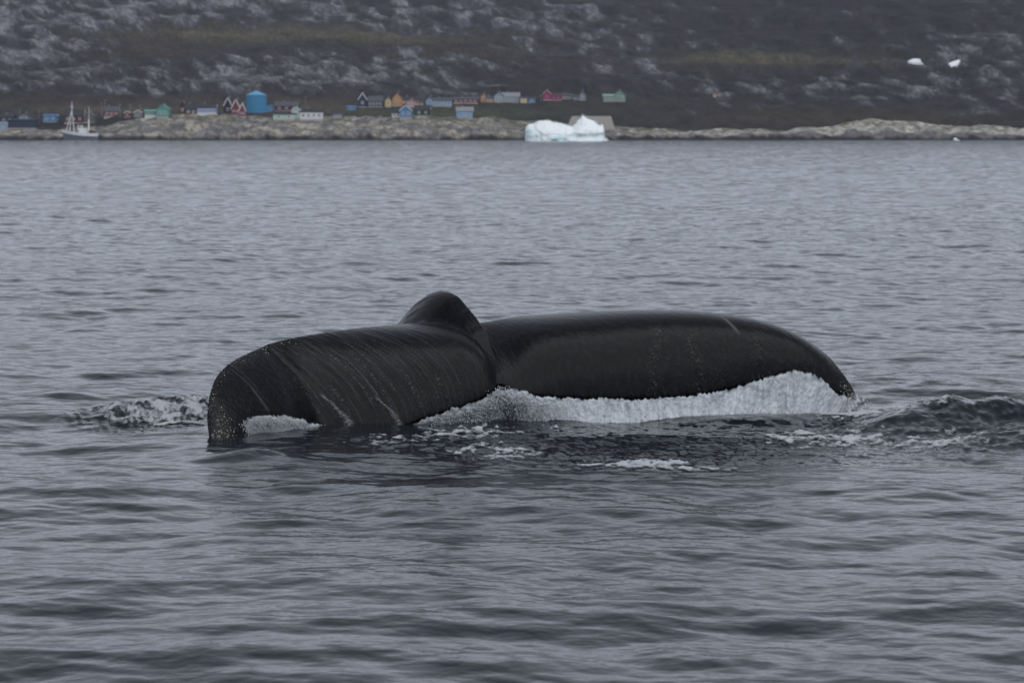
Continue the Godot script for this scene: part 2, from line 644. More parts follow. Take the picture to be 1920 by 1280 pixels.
# the tail stock: a keeled ridge that rises behind the flukes and dives again
const STOCK := [[-0.35, 0.05], [-0.12, 0.40], [0.0, 0.535], [0.1, 0.60], [0.2, 0.652], [0.3, 0.697], [0.5, 0.772], [0.75, 0.795], [1.0, 0.74], [1.3, 0.56], [1.6, 0.28], [2.0, -0.3], [2.4, -0.7]]
func stock_y(p: Vector3) -> float:
	var o := Vector2(-0.17, -22.38)
	var ax := Vector2(-0.40, -0.9165)
	var q := Vector2(p.x, p.z) - o
	var a := q.dot(ax)
	var b := q.dot(Vector2(-ax.y, ax.x))      # positive to the right
	var ridge := -1.0
	if a > -0.35 and a < 2.4:
		var i := 0
		while i < STOCK.size() - 2 and a > STOCK[i + 1][0]: i += 1
		var t: float = (a - STOCK[i][0]) / (STOCK[i + 1][0] - STOCK[i][0])
		ridge = cubic_interpolate(STOCK[i][1], STOCK[i + 1][1], STOCK[maxi(i - 1, 0)][1], STOCK[mini(i + 2, STOCK.size() - 1)][1], t)
	if b < 0.0: return ridge - 2.6 * b * b - 0.25 * (sqrt(b * b + 0.0016) - 0.04)
	return ridge - 3.4 * (sqrt(b * b + 0.0006) - 0.0245)

var streak_n := noise(91, 1.0, 3)
var skin_n := noise(92, 1.0, 4)

const W_COLS := 820
const W_FRONT := 150
const W_BACK := 70
const W_UNDER := 5

# place on the upper side: u along the flukes (0..25), t 0 at the crest to 1 at the trailing edge
func fluke(u: float, t: float) -> Vector3:
	var c := curve_at(crest_w, u)
	var b := curve_at(trail_w, u)
	var ang := t * PI * 0.5
	var flat := maxf(1.0 - smoothstep(5.0, 11.0, u), 0.85 * exp(-pow((u - 12.6) / 1.3, 2.0)))
	var a := lerpf(pow(sin(ang), 0.66), t, 0.12 + 0.62 * flat)
	var drop := lerpf(1.0 - pow(maxf(cos(ang), 0.0), 0.62), t, 0.06 + 0.66 * flat)
	var p := Vector3(lerpf(c.x, b.x, a), lerpf(c.y, b.y, drop), lerpf(c.z, b.z, a))
	return p

func build_whale() -> void:
	for c in CREST: crest_w.append(pt(c[0], c[1], c[2]))
	for c in TRAIL: trail_w.append(pt(c[0], c[1], c[2]))
	var rows := W_UNDER + W_FRONT + W_BACK
	var pos := PackedVector3Array(); pos.resize(rows * W_COLS)
	var uv := PackedVector2Array(); uv.resize(pos.size())
	var col := PackedColorArray(); col.resize(pos.size())
	var last := crest_w.size() - 1.0
	for c in W_COLS:
		var u := last * c / (W_COLS - 1.0)
		var cr := curve_at(crest_w, u)
		var tr := curve_at(trail_w, u)
		var fwd := Vector3(cr.x - tr.x, 0, cr.z - tr.z).normalized()
		var mid := smoothstep(2.0, 8.0, u) * (1.0 - smoothstep(17.0, 24.0, u))
		var inward := 0.35 if u < 12.5 else -0.35
		var back := Vector3(inward, 0, -1).lerp(Vector3(-0.38, 0, -1), mid).normalized()
		var reach := lerpf(0.12, 2.5, mid * mid)
		# folds that the stretched skin and the run-off make on the left fluke
		var left := smoothstep(0.5, 3.0, u) * (1.0 - smoothstep(8.0, 12.0, u))
		for r in rows:
			var p: Vector3
			var t := 0.0
			var s := 0.0
			if r < W_UNDER:                 # lip and underside
				var k := W_UNDER - r
				p = tr + back * [0.0, 0.012, 0.04, 0.10, 0.22, 0.45][k] + Vector3(0, [0.0, -0.012, -0.014, 0.0, 0.0, -0.5][k], 0)
				t = 1.0
			elif r < W_UNDER + W_FRONT:
				t = 1.0 - (r - W_UNDER) / (W_FRONT - 1.0)
				p = fluke(u, t)
			else:
				s = pow((r - W_UNDER - W_FRONT + 1.0) / W_BACK, 1.35) * reach
				p = cr + back * s
				var drop := lerpf(4.5, 0.30, mid)
				p.y = maxf(cr.y - drop * s * 0.6 - lerpf(8.0, 1.5, mid) * s * s, -0.6)
			p.y = smax(p.y, stock_y(p), 0.045) if r >= W_UNDER + 4 else p.y
			if r >= W_UNDER:
				var slant := u - 0.85 * t
				var fine := smoothstep(5.6, 6.6, slant) * (1.0 - smoothstep(8.0, 10.5, slant))
				var fold := (0.005 * (absf(streak_n.get_noise_2d(slant * 2.6, t * 0.7)) - 0.2) + 0.0022 * streak_n.get_noise_2d(slant * 9.0, t * 1.6)) * fine
				fold += 0.0022 * skin_n.get_noise_2d(slant * 5.0, t * 5.0) + 0.003 * skin_n.get_noise_2d(u * 0.5, t * 0.9)
				fold += 0.010 * left * (exp(-pow((slant - 3.6) / 0.10, 2.0)) * 0.5 + exp(-pow((slant - 5.6) / 0.13, 2.0)) * 0.7 - 0.4 * exp(-pow((slant - 5.3) / 0.3, 2.0)))
				fold += 0.0022 * maxf(0.0, streak_n.get_noise_2d(slant * 15.0 + 40.0, t * 2.2)) * (fine + 0.15)
				var w := smoothstep(0.0, 0.06, 1.0 - t) if t > 0.0 else 1.0
				p += Vector3(0.25, 0.55, 0.8) * fold * w * (1.0 if t > 0.0 else maxf(0.0, 1.0 - s * 3.0))
			if s > 0.0: p.y += 0.010 * streak_n.get_noise_2d((p.x * 0.8 - p.z * 0.6) * 26.0, (p.x * 0.6 + p.z * 0.8) * 3.0) * smoothstep(0.1, 0.3, s)
			pos[r * W_COLS + c] = p
			uv[r * W_COLS + c] = Vector2(u * 0.16, t * 0.7 if s == 0.0 else -s)
			col[r * W_COLS + c] = whale_colour(u, t, s)
	var o := thing("whale", "black humpback tail with arched flukes sinking into the sea", "whale", Vector3.ZERO)
	put_mesh("flukes", grid_mesh(pos, grid_normals(pos, rows, W_COLS), uv, col, rows, W_COLS), M.whale, o)
	build_barnacles(o)

func mark(d: float, w: float) -> float: return exp(-d * d / (w * w))

func whale_colour(u: float, t: float, s: float) -> Color:
	var n := skin_n.get_noise_2d(u * 6.0, t * 9.0)
	var k := Color(0.0036, 0.0036, 0.0040) * (1.0 + 0.5 * n)
	var sl := u - 0.85 * t
	k = k.lerp(Color(0.034, 0.034, 0.036), clampf(1.6 * streak_n.get_noise_2d(sl * 16.0, t * 1.3 + sl * 0.3) - 0.25, 0.0, 0.8) * smoothstep(4.8, 6.5, sl) * (1.0 - smoothstep(8.5, 11.0, sl)))
	var pale := 0.0
	var dots := 0.8 * maxf(0.0, skin_n.get_noise_2d(u * 60.0, t * 55.0 + s * 55.0) * 2.4 - 0.6)
	if s == 0.0:
		pale += dots * mark(u - 17.05 + 0.12 * sin(t * 9.0), 0.10) * smoothstep(0.25, 0.5, t) * 0.8
		pale += dots * mark(u - 17.95 + 0.08 * sin(t * 12.0), 0.10) * smoothstep(0.45, 0.6, t) * 0.9
		pale += 0.5 * mark(u - 18.55 - t * 1.1, 0.05) * smoothstep(0.08, 0.16, t) * (1.0 - smoothstep(0.42, 0.55, t))
		pale += dots * mark(u - 19.75, 0.22) * smoothstep(0.1, 0.3, t) * 0.6
		pale += dots * 0.5 * smoothstep(15.0, 18.0, u) * (1.0 - smoothstep(23.0, 24.0, u)) * 0.35
		pale += dots * (1.0 - smoothstep(0.6, 2.4, u)) * 1.3
		pale += dots * smoothstep(23.2, 24.4, u) * 1.2
		pale += dots * smoothstep(0.28, 0.0, t) * (1.0 - smoothstep(4.0, 7.0, u)) * 1.2
		for q in [[5.9, 0.35, 0.9], [7.3, 0.25, 0.8], [7.75, 0.3, 0.95], [8.5, 0.5, 0.9], [6.6, 0.55, 0.85], [9.2, 0.7, 0.95]]:
			pale += dots * 1.2 * mark(u - 0.85 * t - q[0] + 0.6, 0.05) * smoothstep(q[1], q[1] + 0.1, t) * (1.0 - smoothstep(q[2], q[2] + 0.1, t))
	return k.lerp(Color(0.16, 0.16, 0.16), clampf(pale, 0.0, 0.9))

func build_barnacles(whale: Node3D) -> void:
	var rng := RandomNumberGenerator.new()
	rng.seed = 12
	var cone := CylinderMesh.new()
	cone.top_radius = 0.35; cone.bottom_radius = 1.0; cone.height = 0.8
	cone.radial_segments = 7; cone.rings = 1
	var mm := MultiMesh.new()
	mm.transform_format = MultiMesh.TRANSFORM_3D
	mm.mesh = cone
	var tr: Array = []
	for i in 190:
		var u: float; var t: float
		var z := rng.randf()
		if z < 0.45:
			u = rng.randf_range(0.1, 1.9); t = rng.randf_range(0.3, 0.98)
		elif z < 0.7:
			u = rng.randf_range(1.0, 6.5); t = rng.randf_range(0.0, 0.12)
		elif z < 0.93:
			u = rng.randf_range(23.3, 24.7); t = rng.randf_range(0.25, 0.97)
		else:
			u = rng.randf_range(14.1, 15.0); t = rng.randf_range(0.0, 0.015)
		var p := fluke(u, t)
		var q := fluke(u, t + 0.02) - p
		var e := fluke(u + 0.05, t) - p
		var n := q.cross(e).normalized()
		if n.z < 0.0: n = -n
		var r := rng.randf_range(0.002, 0.0052)
		var b := Basis(Quaternion(Vector3.UP, n)).scaled(Vector3.ONE * r)
		tr.append(Transform3D(b, p + n * r * 0.3))
	mm.instance_count = tr.size()
	for i in tr.size(): mm.set_instance_transform(i, tr[i])
	var o := MultiMeshInstance3D.new()
	o.name = "barnacles"
	o.multimesh = mm
	o.material_override = mat(0.30, 0.29, 0.24, 0.8)
	o.set_meta("kind", "stuff")
	whale.add_child(o)

# ---------------------------------------------------------------- white water
var scallop_n := noise(103, 1.0, 2)
var pour_n := noise(101, 1.0, 4)
var fizz_n := noise(102, 1.0, 3, FastNoiseLite.TYPE_CELLULAR)

func curtain(u0: float, u1: float, cols: int, rows: int, called: String, label: String, grey: float) -> void:
	var pos := PackedVector3Array(); pos.resize(cols * rows)
	var col := PackedColorArray(); col.resize(cols * rows)
	for c in cols:
		var u := lerpf(u0, u1, c / (cols - 1.0))
		var tr := curve_at(trail_w, u)
		var cr := curve_at(crest_w, u)
		var outw := Vector3(tr.x - cr.x, 0, tr.z - cr.z).normalized()
		var ends := smoothstep(0.0, 0.5, u - u0) * smoothstep(0.0, 0.35, u1 - u)
		var foot := sea_y(tr.x + outw.x * 0.05, tr.z + outw.z * 0.05) - 0.03
		var top := tr.y + 0.004 + 0.016 * pour_n.get_noise_1d(tr.x * 7.0) + 0.020 * absf(scallop_n.get_noise_1d(tr.x * 17.0)) - 0.03 * (1.0 - ends) - 0.045 * mark(u - 12.15, 0.5)
		var thin := maxf(maxf(0.0, 1.0 - absf(u - 12.6) / 2.6), 0.75 * smoothstep(12.5, 11.0, u) * smoothstep(6.5, 8.0, u))
		for r in rows:
			var v := 1.0 - r / (rows - 1.0)
			var y := lerpf(top, foot, v)
			var bulge := 0.012 + (0.05 * pow(v, 0.7) + 0.05 * v * v) * ends
			var lean := tr.x - 0.35 * (y - top) * (u - 17.0) / 8.0
			var n := pour_n.get_noise_2d(lean * 9.0, y * 2.6) * 0.030 + pour_n.get_noise_2d(lean * 26.0, y * 20.0) * 0.008
			n += (fizz_n.get_noise_2d(lean * 75.0, y * 70.0) + 0.6) * (0.0045 + 0.013 * thin) + 0.018 * thin * pour_n.get_noise_2d(lean * 26.0, y * 26.0)
			n *= smoothstep(0.0, 0.12, v)
			var p := Vector3(tr.x, y, tr.z) + outw * (bulge + n)
			p.y += n * 0.4
			pos[r * cols + c] = p
			var w := clampf(1.0 - thin * 0.85 * smoothstep(0.15, 0.7, v + 0.5 * pour_n.get_noise_2d(tr.x * 14.0, y * 14.0)), 0.0, 1.0)
			w *= clampf(0.93 + 0.42 * pour_n.get_noise_2d(lean * 20.0, y * 2.2) + 0.22 * pour_n.get_noise_2d(lean * 60.0, y * 30.0), 0.3, 1.1)
			w *= grey * lerpf(1.0, 0.62, smoothstep(12.6, 11.0, u) * smoothstep(6.5, 8.0, u))
			if thin > 0.05: w = clampf(w + 0.5 * maxf(0.0, pour_n.get_noise_2d(tr.x * 120.0, y * 110.0)) * thin, 0.0, 1.0)
			var k := Color(0.10, 0.11, 0.125).lerp(Color(0.47, 0.495, 0.53), w)
			k.a = clampf(v * 20.0 + 0.8 * scallop_n.get_noise_2d(tr.x * 26.0, y * 26.0), 0.0, 1.0) * clampf(1.0 - 0.62 * maxf(thin, smoothstep(11.5, 8.5, u)) * smoothstep(0.0, 0.5, v) + 0.5 * pour_n.get_noise_2d(tr.x * 50.0, y * 40.0) * thin, 0.0, 1.0)
			k.a *= smoothstep(0.0, 0.35, u - u0) * smoothstep(0.0, 0.2, u1 - u) * smoothstep(1.0, 0.93, v)
			col[r * cols + c] = k
	var o := put_mesh(called, grid_mesh(pos, grid_normals(pos, rows, cols), PackedVector2Array(), col, rows, cols), M.curtain)
	tag(o, label, "falling water", "", "stuff")

func build_curtain() -> void:
	curtain(7.9, 25.0, 900, 60, "falling_water", "white sheet of water pouring off the right fluke's trailing edge", 1.0)
	curtain(2.6, 6.4, 260, 36, "falling_water_001", "small white froth spilling under the left fluke tip", 0.95)
	tip_splash()
	running_water()
	# drops thrown off the edges
	var rng := RandomNumberGenerator.new()
	rng.seed = 21
	var ball := SphereMesh.new()
	ball.radius = 1.0; ball.height = 2.0; ball.radial_segments = 6; ball.rings = 3
	var mm := MultiMesh.new()
	mm.transform_format = MultiMesh.TRANSFORM_3D
	mm.mesh = ball
	var tr: Array = []
	for i in 2600:
		var z := rng.randf()
		var p: Vector3
		if z < 0.45:
			var u := rng.randf_range(9.0, 15.0)
			var e := curve_at(trail_w, u)
			p = e + Vector3(rng.randfn(0, 0.02), -absf(rng.randfn(0, 0.10)), 0.08 + absf(rng.randfn(0, 0.05)))
		elif z < 0.6:
			var e := curve_at(trail_w, 25.0)
			var a := rng.randf()
			p = e + Vector3(0.01 + absf(rng.randfn(0, 0.035)) * (1.0 + a), 0.08 - a * 0.16 + rng.randfn(0, 0.02), rng.randfn(0, 0.05))
		else:
			var u := rng.randf_range(2.9, 6.0)
			p = curve_at(trail_w, u) + Vector3(rng.randfn(0, 0.02), 0.01 - absf(rng.randfn(0, 0.04)), 0.07 + absf(rng.randfn(0, 0.03)))
		if p.y < -0.02: continue
		tr.append(Transform3D(Basis.from_scale(Vector3(1, rng.randf_range(1.0, 2.2), 1) * rng.randf_range(0.0012, 0.0034)), p))
	mm.instance_count = tr.size()
	for i in tr.size(): mm.set_instance_transform(i, tr[i])
	var o := MultiMeshInstance3D.new()
	o.name = "spray"
	o.multimesh = mm
	o.material_override = M.spray
	tag(o, "white drops of spray thrown off the flukes' trailing edge", "spray", "", "stuff")
	add_child(o)

# jagged splash thrown up where the right fluke tip cuts the water
func tip_splash() -> void:
	var cols := 90
	var rows := 60
	var pos := PackedVector3Array(); pos.resize(cols * rows)
	var col := PackedColorArray(); col.resize(cols * rows)
	var d := 22.86
	for c in cols:
		var q := c / (cols - 1.0)
		var px := lerpf(1578.0, 1634.0, q)
		var x := px_x(px, d)
		var crown := lerpf(738.0, 722.0, smoothstep(0.0, 0.5, q)) + 52.0 * pow(maxf(q - 0.5, 0.0) * 2.0, 1.4)
		crown += 16.0 * pour_n.get_noise_1d(x * 30.0) - 14.0 * absf(pour_n.get_noise_1d(x * 60.0 + 5.0)) + 6.0
		var foot := sea_y(x, -d) - 0.03
		var top := maxf(py_y(crown, d), foot + 0.02)
		for r in rows:
			var v := 1.0 - r / (rows - 1.0)
			var y := lerpf(top, foot, v)
			var n := pour_n.get_noise_2d(x * 20.0, y * 14.0)
			pos[r * cols + c] = Vector3(x + 0.02 * n * v, y, -d + 0.02 + 0.10 * v + 0.05 * n - 0.05 * absf(q - 0.5))
			var k := Color(0.47, 0.495, 0.53) * (0.9 + 0.3 * n)
			var side := smoothstep(0.0, 0.25, q) * smoothstep(1.0, 0.7, q)
			k.a = clampf(v * 3.0 + 0.1 + 0.8 * pour_n.get_noise_2d(x * 60.0, y * 50.0), 0.0, 1.0) * side * lerpf(smoothstep(0.1, 0.5, v), 1.0, smoothstep(0.25, 0.5, q)) * smoothstep(1.0, 0.92, v)
			col[r * cols + c] = k
	var o := put_mesh("splash", grid_mesh(pos, grid_normals(pos, rows, cols), PackedVector2Array(), col, rows, cols), M.curtain)
	tag(o, "small jagged white splash at the right fluke tip", "splash", "", "stuff")

# threads of white water running down the left fluke
func running_water() -> void:
	var whale := get_node("whale")
	for t in [[6.2, 0.72, 6.72, 1.0, 0.032, 0.6], [7.5, 0.80, 8.05, 1.0, 0.024, 0.6], [7.0, 0.20, 7.65, 0.86, 0.006, 0.34], [7.45, 0.12, 8.1, 0.8, 0.005, 0.26], [5.4, 0.1, 6.2, 0.85, 0.005, 0.2], [8.6, 0.35, 9.2, 0.95, 0.005, 0.2], [6.4, 0.12, 7.1, 0.8, 0.005, 0.2], [3.4, 0.05, 4.2, 0.95, 0.005, 0.16], [5.75, 0.1, 6.5, 0.8, 0.004, 0.16], [6.1, 0.08, 6.8, 0.7, 0.004, 0.14], [6.75, 0.1, 7.4, 0.9, 0.004, 0.18], [7.9, 0.2, 8.6, 0.9, 0.004, 0.16], [8.2, 0.15, 8.8, 0.8, 0.004, 0.14], [9.3, 0.3, 9.9, 0.9, 0.004, 0.12]]:
		var n := 120
		var m := 7
		var pos := PackedVector3Array(); pos.resize(n * m)
		var col := PackedColorArray(); col.resize(n * m)
		for i in n:
			var q := i / (n - 1.0)
			var u: float = lerpf(t[0], t[2], q) + 0.05 * pour_n.get_noise_1d(q * 3.0 + t[0] * 9.0)
			var tt: float = lerpf(t[3], t[1], 1.0 - q)
			var p := fluke(u, tt)
			var nn := (fluke(u, minf(tt + 0.01, 1.0)) - fluke(u, tt - 0.01)).cross(fluke(u + 0.05, tt) - p).normalized()
			if nn.z < 0.0: nn = -nn
			for k in m:
				var a := k / (m - 1.0) * 2.0 - 1.0
				var w: float = t[4] * (0.4 + 0.6 * q) * (1.0 + 0.8 * pour_n.get_noise_1d(q * 9.0 + t[0]))
				pos[(n - 1 - i) * m + k] = p + Vector3(a * w, 0, 0) + nn * (0.012 + 0.006 * (1.0 - a * a) + 0.008 * pour_n.get_noise_2d(q * 40.0, a * 2.0 + t[0]))
				var al: float = (1.0 - a * a) * smoothstep(0.0, 0.15, q) * t[5] * 0.8 * clampf(0.45 + 1.6 * pour_n.get_noise_2d(q * 26.0 + t[0] * 5.0, a * 1.4), 0.0, 1.0)
				col[(n - 1 - i) * m + k] = Color(0.5, 0.52, 0.55, al)
		put_mesh("running_water", grid_mesh(pos, grid_normals(pos, n, m), PackedVector2Array(), col, n, m), M.curtain, whale)

# lacy foam lying on the sea: a fine sheet, thin and see-through towards its ragged edges
func foam(st: SurfaceTool, px: float, py: float, rx: float, rd: float, thr: float, sc: float, sd: float, cx := 0.0075, cd := 0.024, thick := 0.007) -> void:
	var d0 := water_d(py)
	var x0 := px_x(px, d0)
	var nx := int(2.0 * rx / cx) + 1
	var nz := int(2.0 * rd / cd) + 1
	var val := PackedFloat32Array(); val.resize(nx * nz)
	for j in nz:
		for i in nx:
			var x := -rx + i * cx
			var z := -rd + j * cd
			var q := (x * x) / (rx * rx) + (z * z) / (rd * rd)
			var wx := x + 0.08 * pour_n.get_noise_2d(x * 4.0 + sd, z * 3.0)
			var wz := z + 0.12 * pour_n.get_noise_2d(x * 4.0 - 31.0 + sd, z * 3.0)
			var lace := 1.0 - absf(streak_n.get_noise_2d(wx * sc + sd * 7.0, wz * sc * 0.55 + sd)) * 2.6
			var v := 0.55 * lace + 0.8 * pour_n.get_noise_2d(wx * sc * 1.1 + sd * 3.0, wz * sc * 0.5) + 0.5 * skin_n.get_noise_2d(x * 16.0, z * 8.0)
			val[j * nx + i] = clampf((v - thr + 0.22 - 0.75 * q) * 2.6, 0.0, 1.0) if q < 1.0 else 0.0
	for j in nz - 1:
		for i in nx - 1:
			var ids := [j * nx + i, j * nx + i + 1, (j + 1) * nx + i + 1, (j + 1) * nx + i]
			if val[ids[0]] + val[ids[1]] + val[ids[2]] + val[ids[3]] < 0.001: continue
			var w: Array = []
			for a in ids:
				var x: float = x0 - rx + (a % nx) * cx
				var z: float = -d0 - rd + (a / nx) * cd
				var p: Vector3 = sea(x, z)[0]
				p.y += 0.005 + thick * val[a] * (1.0 + 0.9 * skin_n.get_noise_2d(x * 40.0, z * 20.0))
				w.append(p)
			for k in [0, 2, 1, 0, 3, 2]:
				st.set_color(Color(1, 1, 1, pow(val[ids[k]], 0.8) * 0.92))
				st.add_vertex(w[k])

func foam_thing(called: String, label: String, spots: Array) -> void:
	var st := SurfaceTool.new()
	st.begin(Mesh.PRIMITIVE_TRIANGLES)
	st.set_smooth_group(0)
	for s in spots:
		if s.size() > 7: foam(st, s[0], s[1], s[2], s[3], s[4], s[5], s[6], s[7], s[8], s[9])
		else: foam(st, s[0], s[1], s[2], s[3], s[4], s[5], s[6])
	st.index()
	st.generate_normals()
	var o := put_mesh(called, st.commit(), M.foam)
	tag(o, label, "foam", "", "stuff")

func build_foam() -> void:
	foam_thing("foam", "scattered white foam flecks in front of the fluke notch", [[880, 812, 0.42, 0.75, 0.42, 5.0, 1.0], [930, 850, 0.34, 0.5, 0.40, 5.5, 2.0], [760, 830, 0.5, 0.6, 0.62, 6.0, 3.0], [1080, 800, 0.5, 0.4, 0.6, 6.0, 3.5]])
	foam_thing("foam_001", "flat bright foam streak on the water below the right fluke", [[1215, 871, 0.24, 0.26, -0.15, 6.0, 4.0], [1300, 880, 0.28, 0.12, 0.25, 6.0, 4.5], [1110, 868, 0.14, 0.10, 0.2, 6.0, 4.7]])
	foam_thing("foam_002", "lacy foam trailing from the right fluke tip", [[1600, 780, 0.42, 0.5, 0.0, 5.0, 5.0], [1510, 815, 0.42, 0.7, 0.42, 5.0, 6.0], [1600, 820, 0.35, 0.7, 0.36, 5.0, 7.0]])
	foam_thing("foam_003", "lacy foam across the dark swell right of the whale", [[1740, 790, 0.42, 0.55, 0.22, 5.0, 8.0], [1870, 775, 0.45, 0.6, 0.40, 6.5, 9.0], [1760, 830, 0.5, 0.6, 0.46, 5.0, 10.0], [1690, 765, 0.35, 0.3, 0.12, 6.0, 10.5]])
	foam_thing("foam_004", "thin white froth along the near edge of the churned water left of the whale", [[345, 799, 0.22, 0.14, -0.1, 4.0, 12.0], [290, 788, 0.16, 0.2, 0.1, 4.0, 12.5]])
	churn()

# water broken white beside the left fluke tip
func churn() -> void:
	var nx := 230
	var nz := 110
	var pos := PackedVector3Array(); pos.resize(nx * nz)
	var col := PackedColorArray(); col.resize(nx * nz)
	for j in nz:
		var z := lerpf(-21.35, -24.0, j / (nz - 1.0))
		for i in nx:
			var x := lerpf(-2.95, -1.85, i / (nx - 1.0))
			var ez := (z + 22.6) / 1.15
			var ex := (x + 2.30) / 0.56
			var edge := 1.0 - ex * ex - ez * ez + 0.5 * pour_n.get_noise_2d(x * 4.0, z * 3.0)
			edge = minf(edge, (x + 2.93) * 6.0)
			var k := smoothstep(0.0, 0.45, edge)
			var n := pour_n.get_noise_2d(x * 6.0, z * 4.0)
			var f := fizz_n.get_noise_2d(x * 22.0, z * 14.0) + 0.6
			var p: Vector3 = sea(x, z)[0]
			p.y += lerpf(-0.05, 0.010 + 0.014 * absf(n) + 0.004 * f + 0.009 * skin_n.get_noise_2d(x * 20.0, z * 9.0), k)
			pos[j * nx + i] = p
			var w := clampf(0.48 + 1.5 * pour_n.get_noise_2d(x * 4.0 + 30.0, z * 2.0) + 0.9 * skin_n.get_noise_2d(x * 22.0, z * 7.0), 0.0, 1.0) * k
			var kc := Color(0.05, 0.056, 0.065).lerp(Color(0.42, 0.44, 0.47), w)
			kc.a = smoothstep(0.0, 0.3, edge) * clampf(0.25 + 1.2 * w, 0.0, 1.0)
			col[j * nx + i] = kc
	var o := put_mesh("churned_water", grid_mesh(pos, grid_normals(pos, nz, nx), PackedVector2Array(), col, nz, nx), M.curtain)
	tag(o, "mound of churned white and grey water left of the left fluke tip", "churned water", "", "stuff")

# ---------------------------------------------------------------- iceberg, boat
const ICE := [[984, 262], [985, 240], [991, 233], [1001, 232], [1008, 227], [1022, 225], [1036, 228], [1050, 231], [1064, 233], [1074, 234], [1080, 227], [1086, 220], [1089, 218], [1092, 213], [1096, 216], [1103, 220], [1112, 222], [1119, 226], [1125, 232], [1131, 228], [1133, 236], [1134, 250], [1137, 258], [1141, 262], [1142, 266]]
func build_iceberg() -> void:
	var d := 1268.0
	var cols := 170
	var rows := 60
	var nn := noise(55, 1.0, 4)
	var n2 := noise(56, 1.0, 3)
	var pos := PackedVector3Array(); pos.resize(cols * rows)
	var col := PackedColorArray(); col.resize(cols * rows)
	for c in cols:
		var px := lerpf(984.0, 1142.0, c / (cols - 1.0))
		var x := px_x(px, d)
		var k := 0
		while k < ICE.size() - 2 and px > ICE[k + 1][0]: k += 1
		var top := py_y(lerpf(ICE[k][1], ICE[k + 1][1], clampf((px - ICE[k][0]) / (ICE[k + 1][0] - ICE[k][0]), 0.0, 1.0)), d)
		var e := (px - 1063.0) / 79.0
		var thick := 9.0 * sqrt(maxf(1.0 - pow(absf(e), 3.0), 0.0)) + 0.3
		var front_block := smoothstep(1056.0, 1066.0, px) * 2.2
		for r in rows:
			var v := r / (rows - 1.0)           # 0 front foot, 0.6 top, 1 back foot
			var y: float; var z: float
			if v < 0.55:
				var q := v / 0.55
				y = lerpf(-0.6, top, q)
				z = thick * (0.62 + 0.38 * cos(q * PI * 0.5)) - thick * 0.75 * pow(q, 3.0)
				z += 1.6 * nn.get_noise_2d(x / 9.0, y / 6.0) * (1.0 - q * 0.5) + 0.35 * n2.get_noise_2d(x / 2.5, y / 2.0)
				z -= 1.7 * mark(y - 1.6, 1.0) * smoothstep(1064.0, 1072.0, px)       # undercut of the right block
				z -= front_block
			else:
				var q := (v - 0.55) / 0.45
				y = lerpf(top, -0.6, pow(q, 2.2)) + 0.3 * nn.get_noise_2d(x / 2.0, q * 4.0)
				z = lerpf(-thick * 0.13, -thick, q)
			pos[r * cols + c] = Vector3(x, y, -d + z)
			var blue := clampf(0.15 + 0.6 * nn.get_noise_2d(x / 9.0 + 20.0, y / 4.0), 0.0, 1.0) * (1.0 - smoothstep(1.5, 5.0, y))
			blue = maxf(blue, mark(px - 1046.0, 13.0) * mark(y - 0.7, 1.2))
			blue = maxf(blue, 0.55 * mark(px - 992.0, 9.0) * mark(y - 3.0, 2.2))
			col[r * cols + c] = Color(0.86, 0.90, 0.92).lerp(Color(0.36, 0.64, 0.69), blue * 0.85)
	var o := put_mesh("iceberg", grid_mesh(pos, grid_normals(pos, rows, cols), PackedVector2Array(), col, rows, cols), M.ice)
	tag(o, "white two-humped iceberg with a pale turquoise foot afloat before the shore", "iceberg")
	# a small floe far to the right
	var st := SurfaceTool.new()
	st.begin(Mesh.PRIMITIVE_TRIANGLES)
	var s := SphereMesh.new(); s.radius = 0.9; s.height = 1.7; s.radial_segments = 9; s.rings = 4
	st.append_from(s, 0, Transform3D(Basis.from_scale(Vector3(1, 1, 0.8)), Vector3.ZERO))
	st.append_from(s, 0, Transform3D(Basis.from_scale(Vector3(1.7, 0.4, 1)), Vector3(0.6, -0.3, 0)))
	var f := put_mesh("ice_floe", st.commit(), mat(0.8, 0.83, 0.85, 0.6))
	f.position = Vector3(px_x(1792, 1380), 0.35, -1380)
	tag(f, "tiny white lump of ice floating off the right shore", "ice floe")

func box(st: SurfaceTool, c: Vector3, s: Vector3, turn := Basis.IDENTITY) -> void:
	var b := BoxMesh.new()
	b.size = s
	st.append_from(b, 0, Transform3D(turn, c))

func rod(st: SurfaceTool, a: Vector3, b: Vector3, r0: float, r1: float, sides := 7) -> void:
	var m := CylinderMesh.new()
	m.bottom_radius = r0; m.top_radius = r1; m.height = a.distance_to(b)
	m.radial_segments = sides; m.rings = 1
	var dir := (b - a).normalized()
	var q := Quaternion(Vector3.UP, dir) if dir.dot(Vector3.UP) > -0.999 else Quaternion(Vector3.RIGHT, PI)
	st.append_from(m, 0, Transform3D(Basis(q), (a + b) * 0.5))

func begin() -> SurfaceTool:
	var st := SurfaceTool.new()
	st.begin(Mesh.PRIMITIVE_TRIANGLES)
	return st

func quad(st: SurfaceTool, a: Vector3, b: Vector3, c: Vector3, d: Vector3) -> void:
	for p in [a, b, c, a, c, d]: st.add_vertex(p)

